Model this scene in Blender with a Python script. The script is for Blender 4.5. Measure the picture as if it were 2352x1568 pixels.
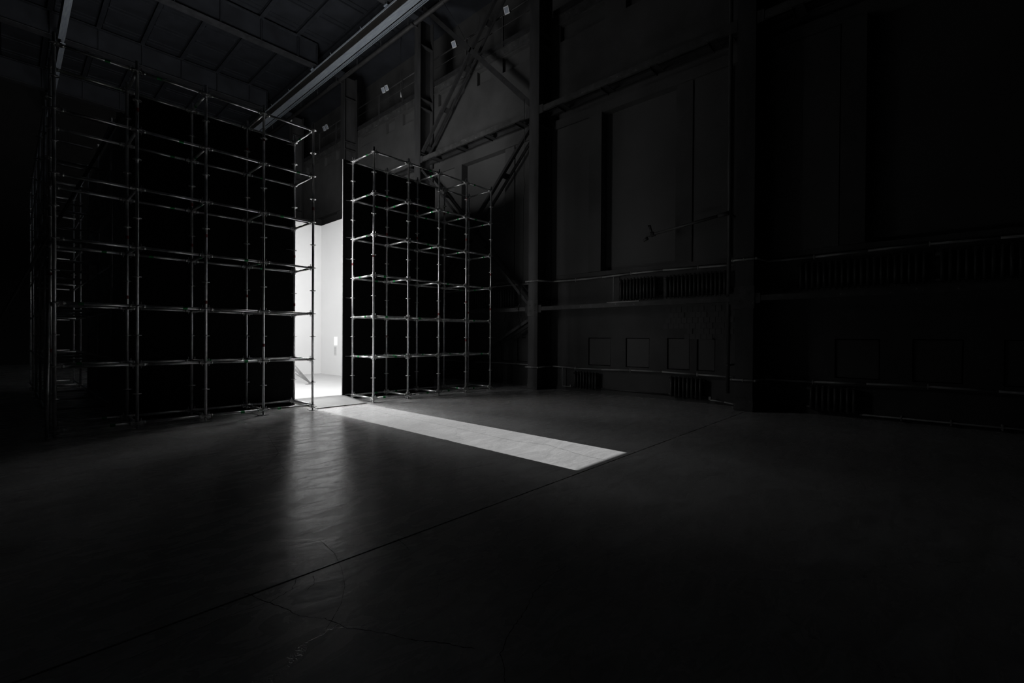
import bpy, bmesh, math, random
from mathutils import Vector, Matrix
random.seed(7)
S = bpy.context.scene
for o in list(bpy.data.objects): bpy.data.objects.remove(o)
C = S.collection

# ------------------------------------------------------------------ camera
# world axes: +y runs along the hall towards the far end, +x towards the wall with columns
F_PX, PITCH, ROLL, YAW, CAM_H = 1065.09, -0.0077, 0.0061, 0.8287, 1.6
cam_d = bpy.data.cameras.new('camera'); cam = bpy.data.objects.new('camera', cam_d); C.objects.link(cam)
cam_d.sensor_width = 36.0; cam_d.lens = F_PX/2352*36.0; cam_d.clip_end = 300; cam_d.clip_start = 0.05
sy, cy, sp, cp = math.sin(YAW), math.cos(YAW), math.sin(PITCH), math.cos(PITCH)
fw = Vector((sy*cp, cy*cp, sp)); u0 = Vector((-sy*sp, -cy*sp, cp)); r0 = Vector((cy, -sy, 0))
cr = r0*math.cos(ROLL) + u0*math.sin(ROLL); cu = u0*math.cos(ROLL) - r0*math.sin(ROLL)
M = Matrix((cr, cu, -fw)).transposed().to_4x4(); M.translation = (0, 0, CAM_H)
cam.matrix_world = M
S.camera = cam

# ------------------------------------------------------------------ world, sun, exposure
SUN_EL = math.radians(11.5)
w = bpy.data.worlds.new('world'); S.world = w; w.use_nodes = True
bg = w.node_tree.nodes['Background']; bg.inputs[0].default_value = (0.62, 0.75, 1.0, 1); bg.inputs[1].default_value = 0.08
sd = bpy.data.lights.new('sun', 'SUN'); sd.energy = 15.5; sd.angle = math.radians(0.06)
sun = bpy.data.objects.new('sun', sd); C.objects.link(sun)
sdir = Vector((0.0102, -1.0, -math.tan(SUN_EL))).normalized()
sun.rotation_euler = sdir.to_track_quat('-Z', 'Y').to_euler(); sun.location = (5, 60, 20)
vs = S.view_settings; vs.view_transform = 'Standard'; vs.look = 'None'; vs.gamma = 1.0; vs.use_curve_mapping = False
vs.exposure = 0.0

# ------------------------------------------------------------------ helpers
class MB:
    def __init__(s): s.bm = bmesh.new()
    def box(s, x0, x1, y0, y1, z0, z1):
        v = [s.bm.verts.new((x, y, z)) for x in (x0, x1) for y in (y0, y1) for z in (z0, z1)]
        for f in ((0,1,3,2),(4,6,7,5),(0,4,5,1),(2,3,7,6),(0,2,6,4),(1,5,7,3)): s.bm.faces.new([v[i] for i in f])
        return s
    def tube(s, p, q, r, n=10, r2=None, caps=True):
        p, q = Vector(p), Vector(q); d = (q-p).normalized(); r2 = r if r2 is None else r2
        a = d.orthogonal().normalized(); b = d.cross(a)
        A = []; B = []
        for i in range(n):
            t = 2*math.pi*i/n; e = a*math.cos(t) + b*math.sin(t)
            A.append(s.bm.verts.new(p+e*r)); B.append(s.bm.verts.new(q+e*r2))
        for i in range(n):
            f = s.bm.faces.new((A[i], A[(i+1)%n], B[(i+1)%n], B[i])); f.smooth = True
        if caps: s.bm.faces.new(A[::-1]); s.bm.faces.new(B)
        return s
    def poly(s, pts, r, n=8):
        for i in range(len(pts)-1): s.tube(pts[i], pts[i+1], r, n)
        return s
    def bar(s, p, q, wdt, hgt, up=(0,0,1)):
        """rectangular bar from p to q; wdt across, hgt along up"""
        p, q = Vector(p), Vector(q); d = (q-p).normalized(); sd_ = d.cross(Vector(up)).normalized(); u = sd_.cross(d)
        v = []
        for e in (p, q):
            for a, b in ((-1,-1),(1,-1),(1,1),(-1,1)): v.append(s.bm.verts.new(e + sd_*a*wdt/2 + u*b*hgt/2))
        for f in ((0,3,2,1),(4,5,6,7),(0,1,5,4),(1,2,6,5),(2,3,7,6),(3,0,4,7)): s.bm.faces.new([v[i] for i in f])
        return s
    def ball(s, c, r, n=8):
        g = bmesh.ops.create_uvsphere(s.bm, u_segments=n, v_segments=n//2+1, radius=r)
        for v in g['verts']: v.co += Vector(c)
        for f in s.bm.faces:
            if len(f.verts) < 3: continue
        return s
    def face(s, pts): s.bm.faces.new([s.bm.verts.new(p) for p in pts]); return s
    def extr(s, pts, h):
        """closed prism: polygon pts lifted by vector h"""
        h = Vector(h); a = [s.bm.verts.new(p) for p in pts]; b = [s.bm.verts.new(Vector(p)+h) for p in pts]; n = len(pts)
        s.bm.faces.new(a[::-1]); s.bm.faces.new(b)
        for i in range(n): s.bm.faces.new((a[i], a[(i+1)%n], b[(i+1)%n], b[i]))
        return s
    def mesh(s, name, mat):
        bmesh.ops.recalc_face_normals(s.bm, faces=s.bm.faces)
        m = bpy.data.meshes.new(name); s.bm.to_mesh(m); s.bm.free(); m.materials.append(mat); return m
    def build(s, name, mat, parent=None, bevel=0):
        o = inst(name, s.mesh(name, mat), parent)
        if bevel:
            b = o.modifiers.new('bevel', 'BEVEL'); b.width = bevel; b.segments = 1; b.limit_method = 'ANGLE'
        return o
def inst(name, mesh, parent=None, loc=(0,0,0), rz=0.0, rot=None):
    o = bpy.data.objects.new(name, mesh); C.objects.link(o); o.parent = parent; o.location = loc
    o.rotation_euler = rot if rot else (0, 0, rz); return o
def tag(o, label, cat, group=None):
    o['label'] = label; o['category'] = cat
    if group: o['group'] = group
    return o
def thing(name, label, cat, loc=(0,0,0), group=None, rz=0.0):
    o = bpy.data.objects.new(name, None); C.objects.link(o); o.location = loc; o.rotation_euler = (0,0,rz); o.empty_display_size = 0.2
    return tag(o, label, cat, group)
def struct(o, label=None):
    o['kind'] = 'structure'
    if label: o['label'] = label
    return o

def mat(name, col, rough=0.6, metal=0.0, var=0.25, scale=3.0, bump=0.0, bscale=30.0, chips=0.0, chipcol=(0.55,0.55,0.55), spec=0.5, stretch=(1,1,1), rvar=0.0):
    m = bpy.data.materials.new(name); m.use_nodes = True; nt = m.node_tree; N = nt.nodes; L = nt.links
    b = N['Principled BSDF']; b.inputs['Roughness'].default_value = rough; b.inputs['Metallic'].default_value = metal
    b.inputs['Specular IOR Level'].default_value = spec
    tc = N.new('ShaderNodeTexCoord'); mp = N.new('ShaderNodeMapping'); L.new(tc.outputs['Object'], mp.inputs[0]); mp.inputs['Scale'].default_value = stretch
    nz = N.new('ShaderNodeTexNoise'); nz.inputs['Scale'].default_value = scale; nz.inputs['Detail'].default_value = 6; L.new(mp.outputs[0], nz.inputs['Vector'])
    r = N.new('ShaderNodeValToRGB'); L.new(nz.outputs['Fac'], r.inputs[0])
    lo = [c*(1-var) for c in col]; hi = [min(1, c*(1+var)) for c in col]
    r.color_ramp.elements[0].color = (*lo, 1); r.color_ramp.elements[1].color = (*hi, 1)
    r.color_ramp.elements[0].position = 0.3; r.color_ramp.elements[1].position = 0.7
    out = r.outputs[0]
    if chips:
        n2 = N.new('ShaderNodeTexNoise'); n2.inputs['Scale'].default_value = 9; n2.inputs['Detail'].default_value = 8; n2.inputs['Roughness'].default_value = 0.75; L.new(tc.outputs['Object'], n2.inputs['Vector'])
        r2 = N.new('ShaderNodeValToRGB'); r2.color_ramp.elements[0].position = 0.70-chips; r2.color_ramp.elements[1].position = 0.72-chips; L.new(n2.outputs['Fac'], r2.inputs[0])
        mx = N.new('ShaderNodeMix'); mx.data_type = 'RGBA'; L.new(r2.outputs[0], mx.inputs['Factor']); L.new(out, mx.inputs['A']); mx.inputs['B'].default_value = (*chipcol, 1)
        out = mx.outputs['Result']
    L.new(out, b.inputs['Base Color'])
    if rvar:
        mr = N.new('ShaderNodeMapRange'); L.new(nz.outputs['Fac'], mr.inputs[0]); mr.inputs['To Min'].default_value = rough-rvar; mr.inputs['To Max'].default_value = rough+rvar; L.new(mr.outputs[0], b.inputs['Roughness'])
    if bump:
        n3 = N.new('ShaderNodeTexNoise'); n3.inputs['Scale'].default_value = bscale; n3.inputs['Detail'].default_value = 4; L.new(tc.outputs['Object'], n3.inputs['Vector'])
        bp = N.new('ShaderNodeBump'); bp.inputs['Strength'].default_value = bump; bp.inputs['Distance'].default_value = 0.01; L.new(n3.outputs['Fac'], bp.inputs['Height']); L.new(bp.outputs[0], b.inputs['Normal'])
    return m

def floor_material():
    m = bpy.data.materials.new('polished_concrete'); m.use_nodes = True; nt = m.node_tree; N = nt.nodes; L = nt.links
    b = N['Principled BSDF']; tc = N.new('ShaderNodeTexCoord'); P = tc.outputs['Object']
    def noise(sc, det=6, rgh=0.55, vec=None, dist=0.0):
        n = N.new('ShaderNodeTexNoise'); n.inputs['Scale'].default_value = sc; n.inputs['Detail'].default_value = det; n.inputs['Roughness'].default_value = rgh; n.inputs['Distortion'].default_value = dist
        L.new(vec or P, n.inputs['Vector']); return n
    def rng(src, a, c, t0, t1):
        r = N.new('ShaderNodeMapRange'); L.new(src, r.inputs[0]); r.inputs['From Min'].default_value = a; r.inputs['From Max'].default_value = c; r.inputs['To Min'].default_value = t0; r.inputs['To Max'].default_value = t1; return r.outputs[0]
    def mul(a, c):
        x = N.new('ShaderNodeMath'); x.operation = 'MULTIPLY'; L.new(a, x.inputs[0]); L.new(c, x.inputs[1]); return x.outputs[0]
    mp = N.new('ShaderNodeMapping'); mp.inputs['Scale'].default_value = (1, 2.6, 1); mp.inputs['Rotation'].default_value = (0, 0, 0.35); L.new(P, mp.inputs[0])
    big = noise(0.55, 5, 0.6); mid = noise(2.2, 8, 0.62, mp.outputs[0], 0.8); fine = noise(26, 6, 0.7)
    v = mul(mul(rng(big.outputs['Fac'], .3, .7, .8, 1.15), rng(mid.outputs['Fac'], .3, .7, .72, 1.2)), rng(fine.outputs['Fac'], .25, .75, .86, 1.12))
    # wandering shrinkage cracks
    warp = noise(1.6, 7, 0.6); ad = N.new('ShaderNodeVectorMath'); ad.operation = 'MULTIPLY_ADD'; L.new(warp.outputs['Color'], ad.inputs[0]); ad.inputs[1].default_value = (1.1, 1.1, 0); L.new(P, ad.inputs[2])
    vo = N.new('ShaderNodeTexVoronoi'); vo.feature = 'DISTANCE_TO_EDGE'; vo.inputs['Scale'].default_value = 0.24; L.new(ad.outputs[0], vo.inputs['Vector'])
    crk = rng(vo.outputs['Distance'], 0.0005, 0.0022, 0.7, 1.0)
    v = mul(v, crk)
    cb = N.new('ShaderNodeCombineColor')
    for i in range(3):
        x = N.new('ShaderNodeMath'); x.operation = 'MULTIPLY'; L.new(v, x.inputs[0]); x.inputs[1].default_value = FLOOR_ALB; L.new(x.outputs[0], cb.inputs[i])
    L.new(cb.outputs[0], b.inputs['Base Color'])
    L.new(rng(mid.outputs['Fac'], .3, .7, .37, .16), b.inputs['Roughness'])
    b.inputs['Specular IOR Level'].default_value = 1.0
    # trowel waves and grain
    bmp = N.new('ShaderNodeBump'); bmp.inputs['Strength'].default_value = 0.17; bmp.inputs['Distance'].default_value = 0.02; L.new(mid.outputs['Fac'], bmp.inputs['Height'])
    bm2 = N.new('ShaderNodeBump'); bm2.inputs['Strength'].default_value = 0.18; bm2.inputs['Distance'].default_value = 0.003; L.new(fine.outputs['Fac'], bm2.inputs['Height']); L.new(bmp.outputs[0], bm2.inputs['Normal'])
    bm3 = N.new('ShaderNodeBump'); bm3.inputs['Strength'].default_value = 0.5; bm3.inputs['Distance'].default_value = 0.004; L.new(crk, bm3.inputs['Height']); L.new(bm2.outputs[0], bm3.inputs['Normal'])
    L.new(bm3.outputs[0], b.inputs['Normal'])
    return m

FLOOR_ALB = 0.45
m_floor = floor_material()
m_joint = mat('joint_filler', (0.02,0.02,0.02), 0.9)
m_wall = mat('dark_plaster', (0.065,0.065,0.065), 0.85, var=0.18, scale=1.4, bump=0.25, bscale=14, chips=-0.03, chipcol=(0.16,0.16,0.16))
m_wall2 = mat('smooth_board', (0.075,0.075,0.075), 0.8, var=0.10, scale=0.8)
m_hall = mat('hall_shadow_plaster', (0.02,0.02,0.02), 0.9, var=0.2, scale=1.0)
m_col = mat('column_paint', (0.045,0.045,0.046), 0.62, var=0.3, scale=4, stretch=(1,1,.25), chips=0.035, chipcol=(0.20,0.20,0.20), bump=0.2, bscale=20)
m_peel = mat('peeling_paint', (0.06,0.06,0.06), 0.65, var=0.35, scale=5, chips=0.06, chipcol=(0.40,0.40,0.40), bump=0.3, bscale=25)
m_brace = mat('brace_paint', (0.03,0.03,0.031), 0.6, var=0.3, scale=5, chips=0.03, chipcol=(0.16,0.16,0.16))
m_ceil = mat('ceiling_deck', (0.036,0.040,0.049), 0.75, var=0.3, scale=1.2)  # blue tint in the colour stands in for cool ambient light
m_ceilbeam = mat('ceiling_beam_paint', (0.042,0.046,0.055), 0.55, var=0.3, scale=3, chips=0.0, chipcol=(0.16,0.16,0.17))
m_bflange = mat('beam_flange_scuffed', (0.06,0.062,0.068), 0.55, var=0.35, scale=4, chips=0.05, chipcol=(0.22,0.22,0.23))
m_gird = mat('girder_bare_steel', (0.72,0.80,0.97), 0.38, 0.45, var=0.18, scale=7, stretch=(3,.3,3), chips=0.0, chipcol=(0.95,0.95,0.97))
m_web = mat('girder_web_paint', (0.045,0.042,0.038), 0.6, var=0.3)
m_pipe = mat('grey_pipe', (0.34,0.34,0.34), 0.5, var=0.2, scale=6)
m_dpipe = mat('dark_pipe', (0.07,0.07,0.07), 0.5, var=0.2)
m_rad = mat('radiator_iron', (0.06,0.06,0.06), 0.55, var=0.2)
m_scaf = mat('galvanised_tube', (0.80,0.80,0.81), 0.36, 0.85, var=0.25, scale=11, bump=0.1, bscale=60)
m_ros = mat('galvanised_cast', (0.80,0.80,0.80), 0.36, 0.8, var=0.2, scale=20)
m_green = mat('green_tape', (0.015,0.30,0.08), 0.5, var=0.1)
m_red = mat('red_tape', (0.24,0.055,0.055), 0.5, var=0.1)
m_black = mat('black_sheet', (0.004,0.004,0.004), 0.75, var=0.3, spec=0.15)
m_edge = mat('sheet_edge', (0.16,0.16,0.16), 0.6)
m_white = mat('white_board', (0.52,0.52,0.52), 0.85, var=0.02, scale=1.0)
m_wfloor = mat('pale_floor', (0.45,0.45,0.45), 0.6, var=0.06, scale=2.5, stretch=(.5,4,1))
m_ramp = mat('ramp_plate', (0.17,0.17,0.17), 0.55, var=0.15, scale=3, bump=0.05)
m_paper = mat('white_paper', (0.80,0.80,0.80), 0.8, var=0.0)
m_caption = mat('grey_caption', (0.40,0.40,0.40), 0.8, var=0.02)
m_ink = mat('caption_ink', (0.28,0.28,0.28), 0.8, var=0.02)
m_lglass = mat('flood_glass', (0.42,0.46,0.54), 0.25, var=0.1)
m_lframe = mat('flood_frame', (0.90,0.93,0.98), 0.4, 0.3, var=0.1)
m_shore = mat('dull_prop_steel', (0.13,0.13,0.13), 0.6, var=0.2)
m_cable = mat('black_cable', (0.03,0.03,0.03), 0.6)
m_wood = mat('timber', (0.20,0.18,0.15), 0.7, var=0.2)
def emis(name, col, st):
    m = bpy.data.materials.new(name); m.use_nodes = True; b = m.node_tree.nodes['Principled BSDF']
    b.inputs['Base Color'].default_value = (.8,.8,.8,1); b.inputs['Emission Color'].default_value = (*col, 1); b.inputs['Emission Strength'].default_value = st; return m

# ================================================================== THE HALL
X0, X1, Y0, Y1, ZC = -13.0, 11.8, -9.0, 36.0, 15.3
COLS = [27.54, 21.44, 15.36, 9.29, 3.17, -2.95]            # column lines along the right wall
# ---- floor: concrete slabs with open joints
fl = struct(MB().box(X0, 14.0, Y0, Y1, -0.30, -0.06).build('floor', m_joint), 'dark polished concrete floor of the hall')
JX = [X0, 14.0]; JY = [Y0, 3.118, 16.0, 22.0, 28.0, Y1]
for a, b_ in zip(JY[:-1], JY[1:]):
    o = MB().box(X0, 14.0, a+0.009, b_-0.009, -0.06, 0.0).build('floor_slab', m_floor, fl)
# wandering cracks and scribed lines; pixel tracks dropped onto the floor plane
def floor_pt(px, py):
    a, b_ = px-1176, py-784
    x = a*math.cos(ROLL)+b_*math.sin(ROLL); y = -a*math.sin(ROLL)+b_*math.cos(ROLL)
    d = fw + r0*(x/F_PX) - u0*(y/F_PX); k = -CAM_H/d.z
    return Vector((d.x*k, d.y*k, 0.0))
def crack(track, wd, jit, sub=7):
    P = [floor_pt(*p) for p in track]; Q = []
    for a, b_ in zip(P[:-1], P[1:]):
        for k in range(sub): Q.append(a.lerp(b_, k/sub) + Vector((random.uniform(-jit, jit), random.uniform(-jit, jit), 0)))
    Q.append(P[-1]); mb = MB(); L_ = []; R_ = []
    for i, q in enumerate(Q):
        d = (Q[min(i+1, len(Q)-1)]-Q[max(i-1, 0)]).normalized(); n = Vector((-d.y, d.x, 0))*wd*random.uniform(.35, 1)/2
        L_.append(mb.bm.verts.new(q+n+Vector((0, 0, .0007)))); R_.append(mb.bm.verts.new(q-n+Vector((0, 0, .0007))))
    for i in range(len(Q)-1): mb.bm.faces.new((L_[i], R_[i], R_[i+1], L_[i+1]))
    mb.build('floor_crack', m_joint, fl)
crack([(560,1360),(632,1388),(690,1414),(745,1420),(800,1442),(870,1452),(960,1470),(1030,1478),(1090,1490)], .007, .006)
crack([(300,1512),(420,1460),(520,1415),(620,1382),(672,1352),(682,1325)], .005, .005)
crack([(1300,1300),(1260,1325),(1225,1362),(1205,1405),(1170,1450),(1150,1500),(1160,1566)], .006, .006)
crack([(735,1240),(768,1270),(785,1305),(792,1345),(784,1385),(762,1425),(748,1445)], .004, .001)
crack([(720,1322),(722,1340),(705,1355)], .005, .004)
crack([(830,934),(905,955),(1000,972),(1090,992),(1180,1012),(1260,1022),(1340,1046),(1400,1058)], .012, .010)
crack([(915,1238),(930,1252),(940,1262)], .006, .004)
crack([(575,1100),(610,1120),(660,1085),(640,1060)], .006, .003)
crack([(420,985),(520,975),(610,990),(640,1040),(600,1080)], .008, .004)
# ---- ceiling deck, panels, purlins
ce = struct(MB().box(X0, 14.0, Y0, Y1, ZC, ZC+0.3).build('ceiling', m_ceil), 'dark roof deck with purlins')
PX = [x for x in [5.80+1.52*i for i in range(-8, 6)] if x < 13.2]
pm = MB().box(-.055, .055, Y0, Y1, ZC-.02, ZC).box(-.012, .012, Y0, Y1, ZC-.20, ZC-.02).box(-.08, .08, Y0, Y1, ZC-.22, ZC-.20).mesh('purlin', m_ceilbeam)
for x in PX: inst('purlin', pm, ce, (x, 0, 0))
pan = MB().box(-.62, .62, -.66, .66, -.07, 0).box(-.62, .62, .50, .66, -.12, -.07).mesh('roof_panel', m_ceil)
for x in PX[2:-1]:
    y = 12.6
    while y < 34:
        inst('roof_panel', pan, ce, (x+.76, y, ZC)); y += 1.52
# ---- far, left and near walls (far wall has an unseen opening, added to shape the sun patch)
def wall_grid(ys, zs, holes, x0, x1, axis='x'):
    """slab between x0 and x1 with rectangular holes (a0,a1,z0,z1)"""
    A = sorted(set([ys[0], ys[1]] + [h[0] for h in holes] + [h[1] for h in holes])); Z = sorted(set([zs[0], zs[1]] + [h[2] for h in holes] + [h[3] for h in holes]))
    A = [a for a in A if ys[0] <= a <= ys[1]]; Z = [z for z in Z if zs[0] <= z <= zs[1]]
    mb = MB()
    for i in range(len(A)-1):
        run = None
        for j in range(len(Z)-1):
            ca, cz = (A[i]+A[i+1])/2, (Z[j]+Z[j+1])/2
            solid = not any(h[0] < ca < h[1] and h[2] < cz < h[3] for h in holes)
            if solid:
                if run is None: run = Z[j]
                end = Z[j+1]
            if (not solid or j == len(Z)-2) and run is not None:
                if axis == 'x': mb.box(x0, x1, A[i], A[i+1], run, end)
                else: mb.box(A[i], A[i+1], x0, x1, run, end)
                run = None
    return mb
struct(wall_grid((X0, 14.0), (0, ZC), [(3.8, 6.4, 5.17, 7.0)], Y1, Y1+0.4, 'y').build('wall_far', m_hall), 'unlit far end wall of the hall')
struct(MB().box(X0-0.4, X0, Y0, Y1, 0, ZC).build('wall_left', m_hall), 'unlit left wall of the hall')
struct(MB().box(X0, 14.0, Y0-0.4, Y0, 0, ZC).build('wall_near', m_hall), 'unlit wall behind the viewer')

# ---- right wall with tall blind windows, niches and gallery slots
holes = []; BAYS = [(COLS[i]+COLS[i+1])/2 for i in range(5)]      # bay centres, far to near
for c in BAYS:
    holes.append((c-1.19, c+0.98, 3.56, 8.15))                     # tall blind window
    for a, b_ in ((1.02, 2.60), (-.38, .32), (-2.28, -.98)): holes.append((c+a, c+b_, 10.90, 11.42))
    for a, b_ in ((.73, 1.48), (-.47, .24), (-1.57, -.97), (-2.2, -1.75)): holes.append((c+a, c+b_, 0.80, 1.62))
wr = struct(wall_grid((Y0, Y1), (0, 11.75), holes, X1, X1+0.55).build('wall_right', m_wall), 'dark plastered side wall with blind windows')
MB().box(X1+.55, X1+.8, Y0-.4, Y1+.4, -.3, 11.75).build('light_stop_skin', m_wall, wr)  # unseen slab, added to stop light leaking through the niches
struct(MB().box(13.4, 13.7, Y0, Y1, 11.75, ZC).build('wall_gallery', m_wall), 'dark wall behind the gallery')
MB().box(X1+.02, 13.4, Y0, Y1, 11.75, 11.80).build('gallery_floor', m_wall, wr)
for c in BAYS:
    MB().box(X1+.14, X1+.2, c-1.19, c+.98, 3.56, 8.15).build('blind_window_panel', m_wall2, wr)
    for a, b_ in ((1.02, 2.60), (-.38, .32), (-2.28, -.98)): MB().box(X1+.14, X1+.2, c+a, c+b_, 10.90, 11.42).build('slot_panel', m_wall2, wr)
    for a, b_ in ((.73, 1.48), (-.47, .24), (-1.57, -.97), (-2.2, -1.75)):
        MB().box(X1+.035, X1+.2, c+a+.025, c+b_-.02, 0.82, 1.60).build('niche_panel', m_wall2, wr)
    MB().box(X1-.16, X1, c+.98, c+1.40, 3.56, 8.15).build('pilaster', m_wall, wr)
    MB().box(X1-.06, X1, c-1.62, c-1.19, 3.56, 8.15).build('pilaster', m_wall, wr)
    MB().box(X1-.10, X1, c+1.43, c+2.62, 3.56, 8.13).build('side_board', m_wall2, wr)
    MB().box(X1-.05, X1, c-2.55, c-1.66, 3.56, 8.35).build('side_board', m_wall2, wr)
    MB().box(X1-.12, X1, c-2.8, c+2.8, 8.15, 8.42).build('lintel', m_wall, wr)
    MB().box(X1-.07, X1, c-2.8, c+2.8, 3.44, 3.56).build('sill', m_wall, wr)
    MB().box(X1-.03, X1, c-2.8, c+2.8, 0, .10).build('skirting', m_wall, wr)
# glazed tile patches left on the lower wall, each tile slightly uneven
tile = MB().box(-.008, .008, -.068, .068, -.066, .066).mesh('wall_tile', m_wall2)
for c in (BAYS[2], BAYS[3]):
    for r in range(6):
        for k in range(12):
            if r >= 4 and k < 4 or random.random() < .12: continue
            o = inst('wall_tile', tile, wr, (X1-.004+random.uniform(-.004, .004), c-1.0-.142*k + (.07 if r % 2 else 0), 2.36-.14*r))
            o.rotation_euler = (0, random.uniform(-.03, .03), random.uniform(-.03, .03))

# ---- steel columns on the right wall
ord_ = ['furthest left steel column rising behind the tall scaffold', 'steel column rising just right of the doorway', 'steel column behind the low scaffold, upper left end of cross bracing',
        'steel column in mid picture at the lower right end of cross bracing', 'wide steel column with chipped paint between the radiators', 'steel column at the far right picture edge']
for y, lb in zip(COLS, ord_):
    t = thing('steel_column', lb, 'column', (11.08, y, 0), 'steel columns along the right wall')
    MB().box(0, .03, -.19, .19, 0, ZC-1.0).build('front_flange', m_col, t)
    MB().box(.03, .62, -.015, .015, 0, ZC-1.0).build('web', m_col, t)
    MB().box(.62, .65, -.19, .19, 0, ZC-1.0).build('rear_flange', m_col, t)
    for z in (2.75, 8.2, 8.9, 10.72, 11.08, 13.2):
        MB().box(.03, .62, -.185, .185, z, z+.03).build('stiffener', m_col, t)
    MB().box(-.02, 0, -.21, .21, 2.28, 2.78).build('splice_plate', m_peel, t)
    for yy in (-.1, .1):
        for z in (2.45, 2.62): MB().tube((-.035, yy, z), (-.02, yy, z), .016, 6).build('bolt', m_col, t)
    MB().box(-.015, .0, -.20, .20, .02, .30).build('base_plate', m_peel, t)
    if y == 21.44:
        for yy in (-.1, .02):
            for z in (10.4, 10.5): MB().tube((.25, yy-.19, z), (.25, yy-.21, z), .02, 6).build('bolt', m_peel, t)

# ---- horizontal channel beams between columns
names3 = ['behind the doorway bay', 'above the low scaffold', 'in the bay with four radiators', 'at the far right behind the chipped column']
for i, nm in zip(range(1, 5), names3):
    ya, yb = COLS[i+1]+.2, COLS[i]-.2
    t = thing('rail_beam', 'flaking low channel beam under the upper radiators ' + nm, 'beam', (11.1, (ya+yb)/2, 2.45), 'low channel beams'); h = (yb-ya)/2
    MB().box(0, .012, -h, h, 0, .12).build('channel_web', m_peel, t); MB().box(.012, .09, -h, h, .108, .12).box(.012, .09, -h, h, 0, .012).build('channel_flange', m_peel, t)
    for s in (-1, 1): MB().box(-.012, 0, s*h-.12*(s > 0), s*h+.12*(s < 0), -.06, .17).build('end_plate', m_col, t)
    t = thing('twin_channel_beam', 'high twin channel beam with cross battens ' + nm, 'beam', (11.1, (ya+yb)/2, 8.55), 'high twin channel beams')
    MB().box(0, .012, -h, h, 0, .17).box(.012, .07, -h, h, 0, .012).box(.012, .07, -h, h, .158, .17).build('front_channel', m_peel, t)
    MB().box(.46, .472, -h, h, 0, .17).box(.40, .46, -h, h, 0, .012).box(.40, .46, -h, h, .158, .17).build('rear_channel', m_brace, t)
    for yy in (-2.3, -.85, .6, 2.1): MB().box(.01, .46, yy-.10, yy+.10, -.014, 0).box(.01, .46, yy+.09, yy+.10, -.06, -.014).build('batten', m_brace, t)
    for s in (-1, 1): MB().box(-.012, 0, s*h-.14*(s > 0), s*h+.14*(s < 0), -.05, .21).build('end_plate', m_col, t)

# ---- cross bracing in the bay between the third and fourth columns
def brace(lb, ya, za, yb, zb, twin=True, wd=.09, n=5, xf=11.17, xr=11.55):
    t = thing('lattice_brace', lb, 'brace', (0, ya, za), 'wall cross bracing')
    d = Vector((0, yb-ya, zb-za)); e = d.normalized(); n_ = Vector((0, -e.z, e.y))
    if n_.z < 0: n_ = -n_
    MB().bar((xf, 0, 0), Vector((xf, 0, 0))+d, wd, .02, (1,0,0)).bar(Vector((xf+.05, 0, 0))-n_*wd*.45, Vector((xf+.05, 0, 0))+d-n_*wd*.45, .012, .10, (1,0,0)).build('front_chord', m_brace, t)
    if twin:
        MB().bar((xr, 0, 0), Vector((xr, 0, 0))+d, wd, .05, (1,0,0)).build('rear_chord', m_brace, t)
        L_ = d.length
        for i in range(n):
            p = e*(L_*(i+.12)/n)
            MB().bar(Vector((xf, 0, 0))+p, Vector((xr, 0, 0))+p, .20, .012, (0, e.z, -e.y)).build('batten', m_brace, t)
    return t
brace('single dark diagonal falling right across the upper bracing', 15.17, 14.68, 9.50, 8.95, False, .16)
brace('twin latticed diagonal climbing right under the gallery to the roof', 15.17, 8.98, 9.50, 14.72, True)
brace('twin latticed diagonal descending left behind the low scaffold top', 9.50, 8.30, 15.17, 2.70, True)
brace('pale twin diagonal falling right from the column behind the low scaffold', 15.17, 8.26, 9.50, 2.62, True)
brace('lowest dark diagonal dropping left from the mid column splice', 9.50, 2.19, 13.9, .05, True, n=3)

# ---- gallery walkway edge, railing and flood lamps
for i, nm in zip(range(0, 4), ['above the doorway', 'just right of the doorway column', 'behind the upper cross bracing', 'right of the mid column']):
    ya, yb = COLS[i+1]+.19, COLS[i]-.19; h = (yb-ya)/2
    t = thing('gallery_walkway', 'steel walkway edge and railing ' + nm, 'walkway', (X1, (ya+yb)/2, 11.45), 'wall gallery walkways')
    MB().box(-.03, 0, -h, h, .02, .30).build('fascia', m_peel, t)
    MB().box(-.06, -.03, -h, h, .285, .30).box(-.06, -.03, -h, h, 0, .02).build('kerb_angle', m_peel, t)
    MB().box(-.02, .0, -h, h, .31, .40).build('toe_board', m_brace, t); MB().box(-.05, .0, -h, h, .40, .415).box(-.035, -.02, -h, h, .415, .53).build('kerb_rail', m_brace, t)
    MB().tube((-.02, -h, 1.43), (-.02, h, 1.43), .028, 8).build('top_rail', m_col, t); MB().tube((-.02, -h, 1.05), (-.02, h, 1.05), .014, 8).build('mid_rail', m_col, t)
    for yy in (-1.0, .9): MB().box(-.05, .0, yy-.025, yy+.025, .30, 1.43).build('rail_post', m_col, t)
def flood(y, lb):
    t = thing('flood_lamp', lb, 'lamp', (X1-.10, y, 12.90), 'flood lamps on the gallery rail', rz=math.radians(8))
    MB().box(-.035, .03, -.085, .085, -.10, .10).build('housing', m_col, t)
    MB().box(-.047, -.035, -.10, .10, -.115, .115).build('bezel', m_lframe, t)
    MB().box(-.053, -.047, -.075, .075, -.085, .085).build('glass', m_lglass, t)
    MB().box(.03, .12, -.02, .02, -.03, .05).build('bracket', m_col, t)
    for ch in t.children: ch.rotation_euler = (0, math.radians(-28), 0)
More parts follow.
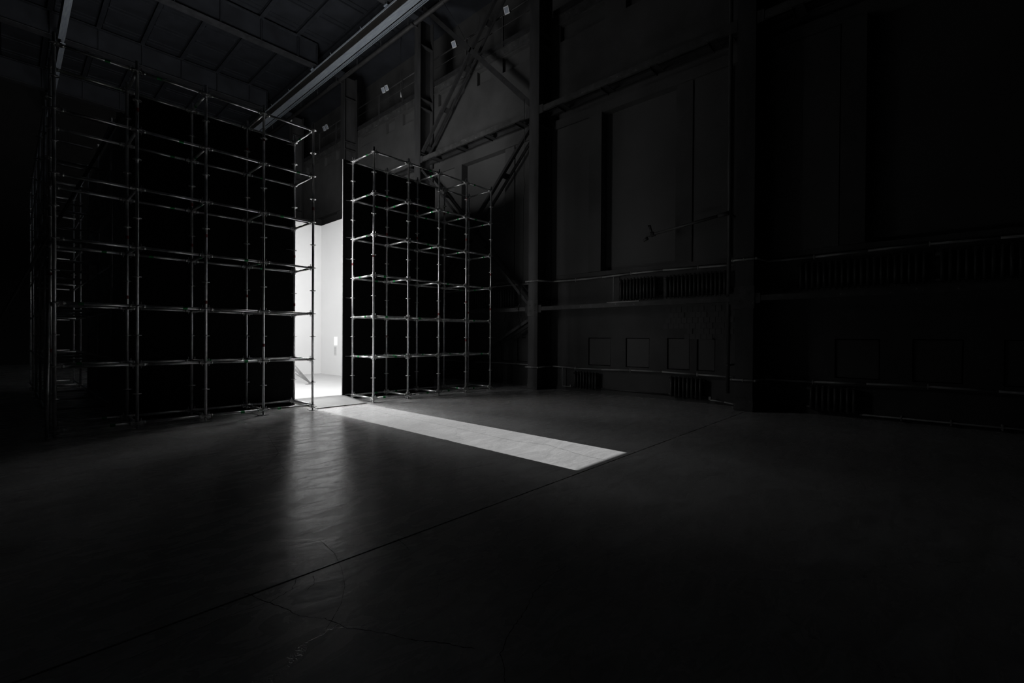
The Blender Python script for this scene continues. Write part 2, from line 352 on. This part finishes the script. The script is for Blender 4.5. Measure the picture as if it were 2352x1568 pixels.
for y, lb in ((24.61, 'left lamp of the dim flood pair above the doorway'), (24.31, 'right lamp of the dim flood pair above the doorway'), (18.78, 'left lamp of the bright flood pair on the rail'), (18.50, 'right lamp of the bright flood pair on the rail'),
              (13.83, 'single square flood lamp left of the brace crossing'), (11.05, 'single square flood lamp near the top picture edge')): flood(y, lb)
t = thing('wall_light_tube', 'short white tube light hanging on the gallery right of the flood pair', 'lamp', (12.2, 18.15, 12.68))
MB().tube((0, 0, -.13), (0, .03, .13), .025, 8).build('tube', m_lframe, t); MB().box(-.03, .03, -.01, .04, .13, .17).build('cap', m_col, t); MB().tube((0, .03, .17), (0, .03, 2.6), .008, 6).build('hanger', m_col, t)

# ---- radiators
def radiator(lb, y0, y1, z0, z1, n, feet=True):
    t = thing('radiator', lb, 'radiator', (X1-.10, y1, z0), 'cast iron radiators on the right wall')
    p = (y1-y0)/n; h = z1-z0
    rb = MB().box(-.06, .06, -p*.28, p*.28, .03, h-.03).tube((-.06, 0, .04), (-.06, 0, h-.04), p*.28, 8).tube((.06, 0, .04), (.06, 0, h-.04), p*.28, 8).tube((-.06, 0, h-.04), (-.03, 0, h), p*.28, 8, p*.15).tube((-.06, 0, .04), (-.03, 0, 0), p*.28, 8, p*.15).mesh('rib', m_rad)
    for i in range(n): inst('rib', rb, t, (0, -p*(i+.5), 0))
    MB().tube((0, .04, h-.07), (0, -(y1-y0)-.04, h-.07), .028, 8).build('header_pipe', m_rad, t)
    MB().tube((0, .04, .07), (0, -(y1-y0)-.04, .07), .028, 8).build('footer_pipe', m_rad, t)
    if feet:
        for yy in (.6, n-.6): MB().box(-.03, .10, -p*yy-.02, -p*yy+.02, .05, .09).build('bracket', m_rad, t)
radiator('low eight-rib radiator beside the mid column', 7.30, 8.12, .09, .61, 8)
radiator('low eight-rib radiator left of the chipped column', 4.27, 5.12, .09, .64, 8)
radiator('shorter high radiator above the low channel beam', 5.50, 6.60, 2.66, 3.27, 11)
radiator('longer high radiator touching the vertical riser pipe', 3.72, 5.27, 2.66, 3.25, 15)
radiator('high radiator in the dark bay right of the chipped column', .14, 2.24, 2.66, 3.28, 20)
radiator('high radiator at the right picture edge', -2.2, .0, 2.66, 3.28, 20)
radiator('low radiator in the dark bay right of the chipped column', 1.18, 2.03, .09, .63, 8)
radiator('faint high radiator behind the right end of the low scaffold', 10.55, 12.9, 2.66, 3.26, 20)

# ---- heating pipes along the wall
def pipe_run(name, lb, z, r, wob):
    t = thing(name, lb, 'pipe', (0, 0, z), 'heating pipes'); XW = X1-.14
    for i in range(1, 5):
        ya, yb = COLS[i+1]+.32, COLS[i]-.30
        pts = [(XW, yb - (yb-ya)*k/6, wob*math.sin(k*1.3+i)) for k in range(7)]
        MB().poly(pts, r).build('pipe_length', m_pipe, t)
        for k in (1, 3, 5):
            p = pts[k]; MB().box(p[0]-r*1.25, X1+.02, p[1]-.012, p[1]+.012, p[2]-r*1.25, p[2]+r*1.25).tube((p[0]-.02, p[1], p[2]+.055), (p[0]-.02, p[1], p[2]-.055), .008, 6).build('clamp', m_pipe, t)
    for y in COLS[1:5]:
        xo = 11.03
        MB().poly([(XW, y+.32, 0), (xo, y+.24, -.02), (xo, y-.25, -.02), (XW, y-.30, 0)], r).build('column_bypass', m_pipe, t)
        for yy in (.24, -.25): MB().ball((xo, y+yy, -.02), r*1.35).build('elbow', m_pipe, t)
        MB().box(xo-r*1.2, xo+.05, y-.012, y+.012, -.02-r*1.2, -.02+r*1.2).build('clamp', m_pipe, t)
pipe_run('heating_pipe', 'pale upper heating pipe running above the high radiators', 3.385, .024, .02)
pipe_run('heating_pipe', 'pale lower heating pipe running above the low radiators', .715, .022, .02)
t = thing('drop_pipe', 'thin pale drop pipe with foot left of the shorter high radiator', 'pipe', (X1-.16, 6.78, 2.64))
MB().tube((0, 0, 0), (0, 0, .73), .014).build('riser', m_pipe, t); MB().box(-.03, .03, -.80, .20, -.03, 0).build('foot_bar', m_pipe, t)
t = thing('drop_pipe', 'thin pale drop pipe elbowed into the low radiator by the mid column', 'pipe', (X1-.14, 8.56, .12))
MB().tube((0, 0, 0), (0, 0, .58), .013).build('riser', m_pipe, t); MB().tube((0, 0, 0), (0, -.36, 0), .013).build('branch', m_pipe, t); MB().box(-.02, .02, -.33, -.30, 0, .06).build('valve', m_pipe, t)
t = thing('return_pipe', 'thin pale pipe sloping to floor beside the chipped column', 'pipe', (X1-.14, 4.10, .11))
MB().poly([(0, 0, 0), (-.02, -.35, -.02), (-.06, -.72, -.06)], .016).build('pipe_length', m_pipe, t); MB().box(-.02, .02, -.03, .02, 0, .08).build('valve', m_pipe, t)
t = thing('return_pipe', 'thin pipe along the wall foot between the two low radiators', 'pipe', (X1-.05, 6.2, .14)); MB().tube((0, 1.05, 0), (0, -1.05, 0), .016).build('pipe_length', m_dpipe, t)
t = thing('return_pipe', 'thin pipe along the wall foot at the right picture edge', 'pipe', (X1-.10, 0, .09)); MB().tube((0, 1.15, 0), (0, -2.6, 0), .016).build('pipe_length', m_pipe, t)
for yy in (.5, -.2, -.85): MB().box(-.02, .1, yy-.01, yy+.01, -.05, .05).build('clamp', m_pipe, t)
t = thing('riser_pipe', 'dark vertical riser pipe left of the chipped column', 'pipe', (11.28, 3.565, 0))
MB().tube((0, 0, .35), (0, 0, ZC-.2), .045, 12).build('pipe_length', m_dpipe, t)
for z in (1.0, 4.5, 8.6, 11.0): MB().box(-.055, .5, -.02, .02, z-.02, z+.02).build('clamp', m_dpipe, t)
t = thing('hydrant_arm', 'dark horizontal pipe arm ending in a valve cluster', 'pipe', (11.2, 3.57, 4.50))
MB().tube((.03, 0, 0), (0, 1.78, -.22), .035, 10).build('arm', m_dpipe, t); MB().tube((.03, .0, .0), (.02, .22, -.03), .05, 10).build('socket', m_dpipe, t)
v_ = MB().ball((0, 1.85, -.22), .075).tube((0, 1.85, -.22), (0, 1.92, .02), .03).tube((0, 1.97, -.30), (0, 2.08, -.36), .05, 8, .03).tube((-.09, 1.93, .0), (.09, 1.93, .0), .015).box(-.03, .03, 1.76, 2.0, -.27, -.2).build('valve', m_dpipe, t)
t = thing('wall_cable', 'thin black cable hanging down beside the mid column', 'cable', (11.0, 9.62, 2.5))
MB().poly([(0, 0, 6.6), (.02, .0, 4.9), (.0, .01, 4.2), (0, -.05, 3.9), (0, .01, 3.5), (.0, .02, 1.0), (.03, .14, .2), (.05, .35, .02)], .008, 6).build('cable', m_cable, t)

# ---- roof beams across the hall, crane girders and conduit
for i, (y, nm) in enumerate(((33.6, 'furthest deep roof beam barely visible'), (27.42, 'far deep roof beam crossing above the tall scaffold'), (21.34, 'nearer deep roof beam with scuffed lower flange'), (15.2, 'deep roof beam at the top picture edge'), (9.2, 'deep roof beam overhead'))):
    t = thing('roof_beam', nm, 'beam', (0, y, 14.06), 'deep roof beams'); xe = 9.72
    MB().box(X0, xe, -.21, .21, 0, .03).build('lower_flange', m_bflange, t); MB().box(X0, xe, -.012, .012, .03, 1.02).build('web', m_ceil, t); MB().box(X0, xe, -.16, .16, 1.0, 1.03).build('upper_flange', m_ceilbeam, t)
    for x in PX:
        if x < xe: MB().box(x-.012, x+.012, -.17, .17, .03, 1.0).build('stiffener', m_ceilbeam, t)
    MB().box(xe-.02, xe, -.17, .17, -.18, 1.0).build('end_plate', m_ceilbeam, t)
    MB().box(10.25, 11.06, -.15, .15, .06, .30).build('stub', m_ceilbeam, t)
def girder(lb, x, ya, yb, wd):
    t = thing('crane_girder', lb, 'beam', (x, 0, 13.36))
    MB().box(-wd/2, wd/2, ya, yb, 0, .022).build('lower_flange', m_gird, t); MB().box(-wd/2+.012, -wd/2+.03, ya, yb, .022, .37).build('web', m_web, t); MB().box(-wd/2, wd/2, ya, yb, .37, .392).build('upper_flange', m_gird, t)
    MB().box(-wd/2-.02, -wd/2, ya, yb, .36, .42).build('flange_angle', m_gird, t)
    for y in (15.2, 21.34, 27.42, 33.6):
        if ya < y < yb:
            b_ = MB().box(-.15, .10, -.10, .10, .40, .43).box(-.15, .10, -.10, .10, .53, .56).build('hanger', m_gird, t); b_.location = (0, y, 0)
            for s in (-1, 1):
                for q in (-.11, .06): MB().tube((q, y+s*.07, .40), (q, y+s*.07, .68), .012, 6).build('hanger_bolt', m_gird, t)
    for y in (16.9, 19.4, 23.8, 26.0):
        if ya < y < yb: MB().tube((-wd/2, y, .39), (-wd/2-.06, y, .48), .01, 6).build('peg', m_gird, t)
    return t
g = girder('pale steel crane girder running diagonally to the top centre', 9.65, 8.6, 35.5, .28)
for dx in (.20, .25, .31): MB().box(dx-.008, dx+.008, 8.6, 35.5, -.02, .01).build('conductor_bar', m_gird, g)
for k in range(9): MB().box(.12, .32, 10+3*k-.015, 10+3*k+.015, .01, .03).build('conductor_bracket', m_web, g)
girder('short pale crane girder in the top left corner', 1.50, 8.6, 25.8, .20)
girder('dimmer crane girder continuing behind the top left corner', 1.56, 26.1, 35.5, .16)
t = thing('conduit', 'round dark duct pipe along the column heads under the roof', 'pipe', (10.95, 0, 14.02))
MB().tube((0, 8.6, 0), (0, 35.5, 0), .085, 12).build('pipe_length', m_col, t)
for y in COLS[:4]: MB().box(-.20, .13, y-.03, y+.03, -.115, -.085).build('clamp', m_col, t)
for k in range(12): MB().tube((-.02, 9.8+2*k, .05), (-.02, 9.8+2*k, 1.26), .012, 6).build('hanger_rod', m_col, t)
t = thing('roof_cable', 'thin slack cable from the roof to the brace crossing', 'cable', (11.0, 12.3, 11.9))
MB().poly([(-.2, 2.1, 3.2), (-.1, 1.2, 2.0), (0, .5, .9), (.02, 0, 0), (.05, -.9, -.8)], .007, 6).build('cable', m_cable, t)

# ================================================================== SCAFFOLDS
TR = .0242
ring = MB()
for k in range(20):
    a0, a1 = 2*math.pi*k/20, 2*math.pi*(k+1)/20
    q = [(r*math.cos(a), r*math.sin(a), 0) for r, a in ((.047, a0), (.062, a0), (.062, a1), (.047, a1))]; ring.extr([(x, y, -.005) for x, y, _ in q], (0, 0, .01))
for k in range(4):
    a = math.pi/4 + k*math.pi/2; ring.bar((.02*math.cos(a), .02*math.sin(a), 0), (.05*math.cos(a), .05*math.sin(a), 0), .016, .01)
ring.tube((0, 0, -.012), (0, 0, .012), .029, 12)
me_ring = ring.mesh('rosette', m_ros)
me_base = MB().box(-.08, .08, -.08, .08, 0, .008).tube((0, 0, .008), (0, 0, .16), .018, 10).mesh('base_jack', m_ros)
me_nut = MB().tube((0, 0, -.02), (0, 0, .02), .032, 8).bar((-.10, 0, .0), (.10, 0, .012), .014, .012).bar((0, -.09, .0), (0, .09, .0), .014, .012).mesh('wing_nut', m_ros)
me_head = MB().box(.028, .085, -.018, .018, -.030, .030).box(.050, .060, -.004, .004, -.065, .075).tube((.08, 0, 0), (.11, 0, 0), .029, 10).mesh('wedge_head', m_ros)
me_tape_s = MB().tube((0, 0, -.03), (0, 0, .03), TR+.0012, 12, caps=False).mesh('tape_band', m_red)
me_tape_g = MB().tube((-.035, 0, 0), (.035, 0, 0), TR+.0012, 12, caps=False).mesh('tape_band', m_green)
LED = {}
def ledger_mesh(nm, L_):
    k = (nm, round(L_, 4))
    if k not in LED: LED[k] = MB().tube((.10, 0, 0), (L_-.10, 0, 0), TR, 12).mesh(nm, m_scaf)
    return LED[k]
def scaffold(lb, cat, loc, nx, ny, bx, by, zs, top, tapes=True, green=.45, skip=(), rings=.5, heads=True):
    t = thing('scaffold', lb, cat, loc)
    sm = MB().tube((0, 0, .10), (0, 0, top), TR, 12).mesh('standard', m_scaf)
    for i in range(nx+1):
        for j in range(ny+1):
            s = inst('standard', sm, t, (i*bx, j*by, 0))
            z = zs[0]
            while z < zs[-1]+.01: inst('rosette', me_ring, s, (0, 0, z), rz=random.choice((0, .0, .05))); z += rings
            inst('base_jack', me_base, s); inst('wing_nut', me_nut, s, (0, 0, .065), rz=random.uniform(0, 3))
            if tapes:
                for z in range(1, 6):
                    if random.random() < .42: inst('tape_band', me_tape_s, s, (0, 0, z+.30+random.uniform(-.1, .35)))
    def led(nm, p, L_, rz, gp):
        o = inst(nm, ledger_mesh(nm, L_), t, p, rz)
        if heads:
            inst('wedge_head', me_head, o); inst('wedge_head', me_head, o, (L_, 0, 0), math.pi)
        if tapes and random.random() < gp: inst('tape_band', me_tape_g, o, (L_*random.choice((.3, .35, .62, .68)), 0, 0))
    for k, z in enumerate(zs):
        for j in range(ny+1):
            for i in range(nx): led('ledger', (i*bx, j*by, z), bx, 0, green)
        for i in range(nx+1):
            for j in range(ny):
                if (k, i, j) not in skip: led('transom', (i*bx, j*by, z), by, math.pi/2, green)
    return t
ZS = [.105+k for k in range(7)]
LX, LY, LB, LDp = 4.5408, 10.0905, 1.0092, .9716
RX, RY, RB, RDp = 6.0464, 10.1269, 1.0024, 1.0057
scl = scaffold('tall steel tube scaffold left of the doorway, four bays wide', 'scaffold', (LX-4*LB, LY, 0), 4, 1, LB, LDp, ZS, 6.27)
scr = scaffold('steel tube scaffold right of the doorway, appearing lower, with green tape bands', 'scaffold', (RX, RY, 0), 4, 1, RB, RDp, ZS, 6.22, green=.55)
scb = scaffold('faint scaffold row receding behind the open left bay', 'scaffold', (.52, 13.06, 0), 1, 4, 1.0, 2.04, ZS, 6.25, tapes=False, heads=False)
# tie plates from back standards to the black sheets
tp = MB().extr([(0, 0, 0), (-.14, .055, 0), (.05, .055, 0)], (0, 0, .006)).mesh('tie_plate', m_ros)
for z in (1.1, 2.6, 3.6, 4.15, 5.1, 6.05, .12): inst('tie_plate', tp, scr, (-.02, RDp+.012, z))
for z in (.14, 3.62, 4.12, 5.1, 6.05): inst('tie_plate', tp, scl, (4*LB-.02, LDp+.012, z))
for dy, lb in ((0, 'nearer slanting raker tube seen through the open left scaffold bay'), (.45, 'farther slanting raker tube seen through the open left scaffold bay')):
    t = thing('raking_tube', lb, 'brace', (-.80, 12.2+dy, 0))
    MB().tube((0, 0, .03), (2.38, 0, 6.10), .026, 10).build('tube', m_shore, t); MB().box(-.10, .10, -.08, .08, 0, .01).build('foot_plate', m_ros, t); MB().box(2.30, 2.42, -.04, .04, 5.95, 6.08).build('clamp', m_ros, t)
t = thing('leaning_tube', 'loose tube standing upright beside the leftmost scaffold standard', 'tube', (.415, 9.98, .0)); MB().tube((0, 0, 0.0), (.02, .04, 2.08), .02, 10).build('tube', m_scaf, t)

# ================================================================== WHITE ROOM behind the black sheets
PYL, PYR, PT = 11.135, 11.205, 6.135
def sheet_wall(lb, x0, x1, y, edge):
    t = thing('black_partition', lb, 'partition', (x0, y, 0)); L_ = x1-x0
    n = max(1, round(L_/1.22))
    for i in range(n): MB().box(L_*i/n+.001, L_*(i+1)/n-.001, 0, .018, 0, PT).build('black_sheet', m_black, t)
    for i in range(n+1):
        xx = min(max(L_*i/n-.022, 0), L_-.045); MB().box(xx, xx+.045, .018, .028, 0, PT-.001).build('stud', m_wood, t)
    MB().box(0, L_, .028, .036, .11, PT-.002).build('inner_lining', m_white, t)
    MB().box(-.004 if edge < 0 else L_, 0 if edge < 0 else L_+.004, 0, .036, .11, PT).build('edge_strip', m_edge, t)
sheet_wall('tall matt black sheet partition behind the left scaffold', 1.50, 4.580, PYL, 1)
sheet_wall('tall matt black sheet partition behind the right scaffold', 5.812, 8.743, PYR, -1)
FZ = .112
struct(MB().box(1.72, 8.64, 11.27, 18.45, 0, FZ).build('floor_inner', m_wfloor), 'bright raised floor of the white room')
struct(MB().box(8.64, 8.74, 11.27, 18.55, 0, 6.095).build('wall_inner_right', m_white), 'bright white right wall inside the doorway')
struct(wall_grid((1.72, 8.64), (0, 6.095), [(4.2, 6.2, 1.2, (18.45-3.118)*math.tan(SUN_EL))], 18.45, 18.55, 'y').build('wall_inner_back', m_white), 'bright white back wall inside the doorway')  # unseen opening, added so its top edge bounds the sun patch
struct(MB().box(1.62, 1.72, 11.2, 18.55, 0, 6.095).build('wall_inner_left', m_white), 'white left wall of the inner room')
# notice and caption on the white wall
tag(MB().box(8.632, 8.64, 17.07, 17.33, 1.27, 1.605).build('notice_sheet', m_paper), 'blank bright white sheet on the white wall', 'sheet')
t = thing('caption_label', 'narrow grey text label below the white sheet', 'label', (8.634, 17.28, .88)); MB().box(0, .005, -.13, .04, 0, .34).build('card', m_caption, t)
for k in range(7): MB().box(-.001, 0, -.115+.01*(k % 3), .025, .05+.04*k, .062+.04*k).build('text_line', m_ink, t)
# ramp in the doorway
t = thing('threshold_ramp', 'grey sloping threshold ramp in the bright doorway', 'ramp', (4.66, 10.12, 0))
MB().extr([(0, 0, .004), (0, 1.15, .004), (0, 1.15, .112), (0, 0, .016)], (1.20, 0, 0)).build('ramp_plate', m_ramp, t)
for x in (-.012, 1.20): MB().extr([(x, 0, .003), (x, 1.0, .003), (x, 1.0, .10), (x, 0, .018)], (.012, 0, 0)).build('edge_trim', m_edge, t)
# raking shores inside the room
t = thing('raking_shore', 'fan of grey tubes meeting at a foot plate inside the doorway', 'brace', (6.42, 14.46, FZ))
for dx, dy, z in ((-.44, .54, .80), (-.44, .54, .66), (-.44, .54, .60), (-.44, .54, .46)): MB().tube((0, 0, .05), (dx*1.25, dy*1.25, z*1.25), .02, 10).build('tube', m_shore, t)
MB().box(-.12, .12, -.08, .08, 0, .01).build('foot_plate', m_shore, t); MB().box(-.03, .05, -.03, .03, .01, .08).build('swivel', m_shore, t)
MB().tube((-.56, .69, 0), (-.56, .69, 2.4), .024, 10).build('post', m_shore, t)
# unseen light panels, added to brighten the white room and the hall
def added_panel(lb, x, y, z, wx, hz, aim, power, spread):
    d = Vector(aim); rot = math.atan2(d.y, d.x) - math.pi/2
    t = thing('added_light_panel', lb, 'lamp', (x, y, FZ), rz=rot)
    MB().box(-wx/2-.03, wx/2+.03, -.06, 0, z-hz/2-.03-FZ, z+hz/2+.03-FZ).build('housing', m_col, t)
    for s_ in (-1, 1): MB().tube((s_*wx*.4, -.04, 0), (s_*wx*.4, -.04, z-hz/2-FZ), .02, 8).build('leg', m_col, t)
    ld = bpy.data.lights.new('added_panel_light', 'AREA'); ld.shape = 'RECTANGLE'; ld.size = wx; ld.size_y = hz; ld.energy = power; ld.spread = math.radians(spread)
    lo = bpy.data.objects.new('added_panel_light', ld); C.objects.link(lo); lo.parent = t; lo.location = (0, .015, z-FZ); lo.rotation_euler = Vector((0, 1, 0)).to_track_quat('-Z', 'Y').to_euler()
added_panel('added tall fill light panel, unseen behind the left black partition', 2.4, 13.25, 3.2, 1.2, 5.0, (.86, -.51), 48, 110)
added_panel('added tall fill light panel, unseen behind the right black partition', 8.0, 13.2, 3.2, 1.2, 5.0, (-.75, -.66), 18, 110)
added_panel('added light panel behind the left black partition, brightening the white walls', 3.0, 11.86, 3.9, 2.2, 3.8, (.5, .866), 740, 170)
added_panel('added light panel behind the right black partition, brightening the white walls', 7.25, 11.37, 4.0, 2.3, 3.6, (0, 1), 130, 170)
added_panel('added fill light panel before the inner back wall, lighting the hall floor', 5.2, 18.2, 4.7, 2.6, 2.4, (0, -1), 25, 90)
t = thing('added_raised_lamp', 'added unseen lamp panel on tall legs, brightening the white room floor', 'lamp', (4.0, 14.6, 5.6))  # unseen lamp, added to lift the white floor
hs = MB().box(-.9, .9, -1.8, 1.8, .03, .09).build('housing', m_col, t); hs.rotation_euler = (0, math.radians(-24), 0)
for sy_ in (-1.7, 1.7): MB().tube((-.75, sy_, -.3), (-.75, sy_, FZ-5.6), .02, 8).build('leg', m_col, t); MB().tube((.2, sy_, .1), (.2, sy_, FZ-5.6), .02, 8).build('leg', m_col, t)
ld = bpy.data.lights.new('added_floor_light', 'AREA'); ld.shape = 'RECTANGLE'; ld.size = 1.7; ld.size_y = 3.4; ld.energy = 60; ld.spread = math.radians(170)
lo = bpy.data.objects.new('added_floor_light', ld); C.objects.link(lo); lo.parent = t; lo.location = (0, 0, -.01); lo.rotation_euler = (0, math.radians(-24), 0)

def added_door_lamp(lb, p, aim, power, sx=0.0, spread=110):  # unseen lamps, added for the floor glow outside the doorway
    t = thing('added_door_lamp', lb, 'lamp', (p[0], p[1], FZ)); q = (Vector(aim)-Vector(p)).normalized().to_track_quat('-Z', 'Y')
    MB().tube((sx, 0, 0), (sx, 0, p[2]-FZ+(.16 if sx else -.1)), .025, 8).build('stand', m_col, t)
    if sx: MB().tube((sx, 0, p[2]-FZ+.14), (0, 0, p[2]-FZ+.14), .02, 8).build('boom_arm', m_col, t)
    for k in range(3): MB().tube((sx, 0, .5), (sx+.35*math.cos(k*2.1+.5), .35*math.sin(k*2.1+.5), 0.01), .015, 6).build('leg', m_col, t)
    h = MB().box(-.5, .5, -.5, .5, .03, .10).build('housing', m_col, t); h.location = (0, 0, p[2]-FZ); h.rotation_euler = q.to_euler()
    ld = bpy.data.lights.new('added_door_light', 'AREA'); ld.shape = 'SQUARE'; ld.size = .9; ld.energy = power; ld.spread = math.radians(spread)
    lo = bpy.data.objects.new('added_door_light', ld); C.objects.link(lo); lo.parent = t; lo.location = (0, 0, p[2]-FZ); lo.rotation_euler = q.to_euler()
added_door_lamp('added fill lamp behind the left black partition, lighting the floor outside', (4.05, 12.7, 5.5), (5.8, 9.4, 0), 42, 0, 80)
added_door_lamp('added fill lamp behind the right black partition, lighting the floor outside', (7.3, 12.6, 5.5), (5.2, 9.6, 0), 22, 0, 70)
added_door_lamp('added fill lamp on a boom arm, lighting the floor before the doorway', (5.2, 15.0, 5.75), (5.2, 9.2, 0), 36, -1.5, 48)
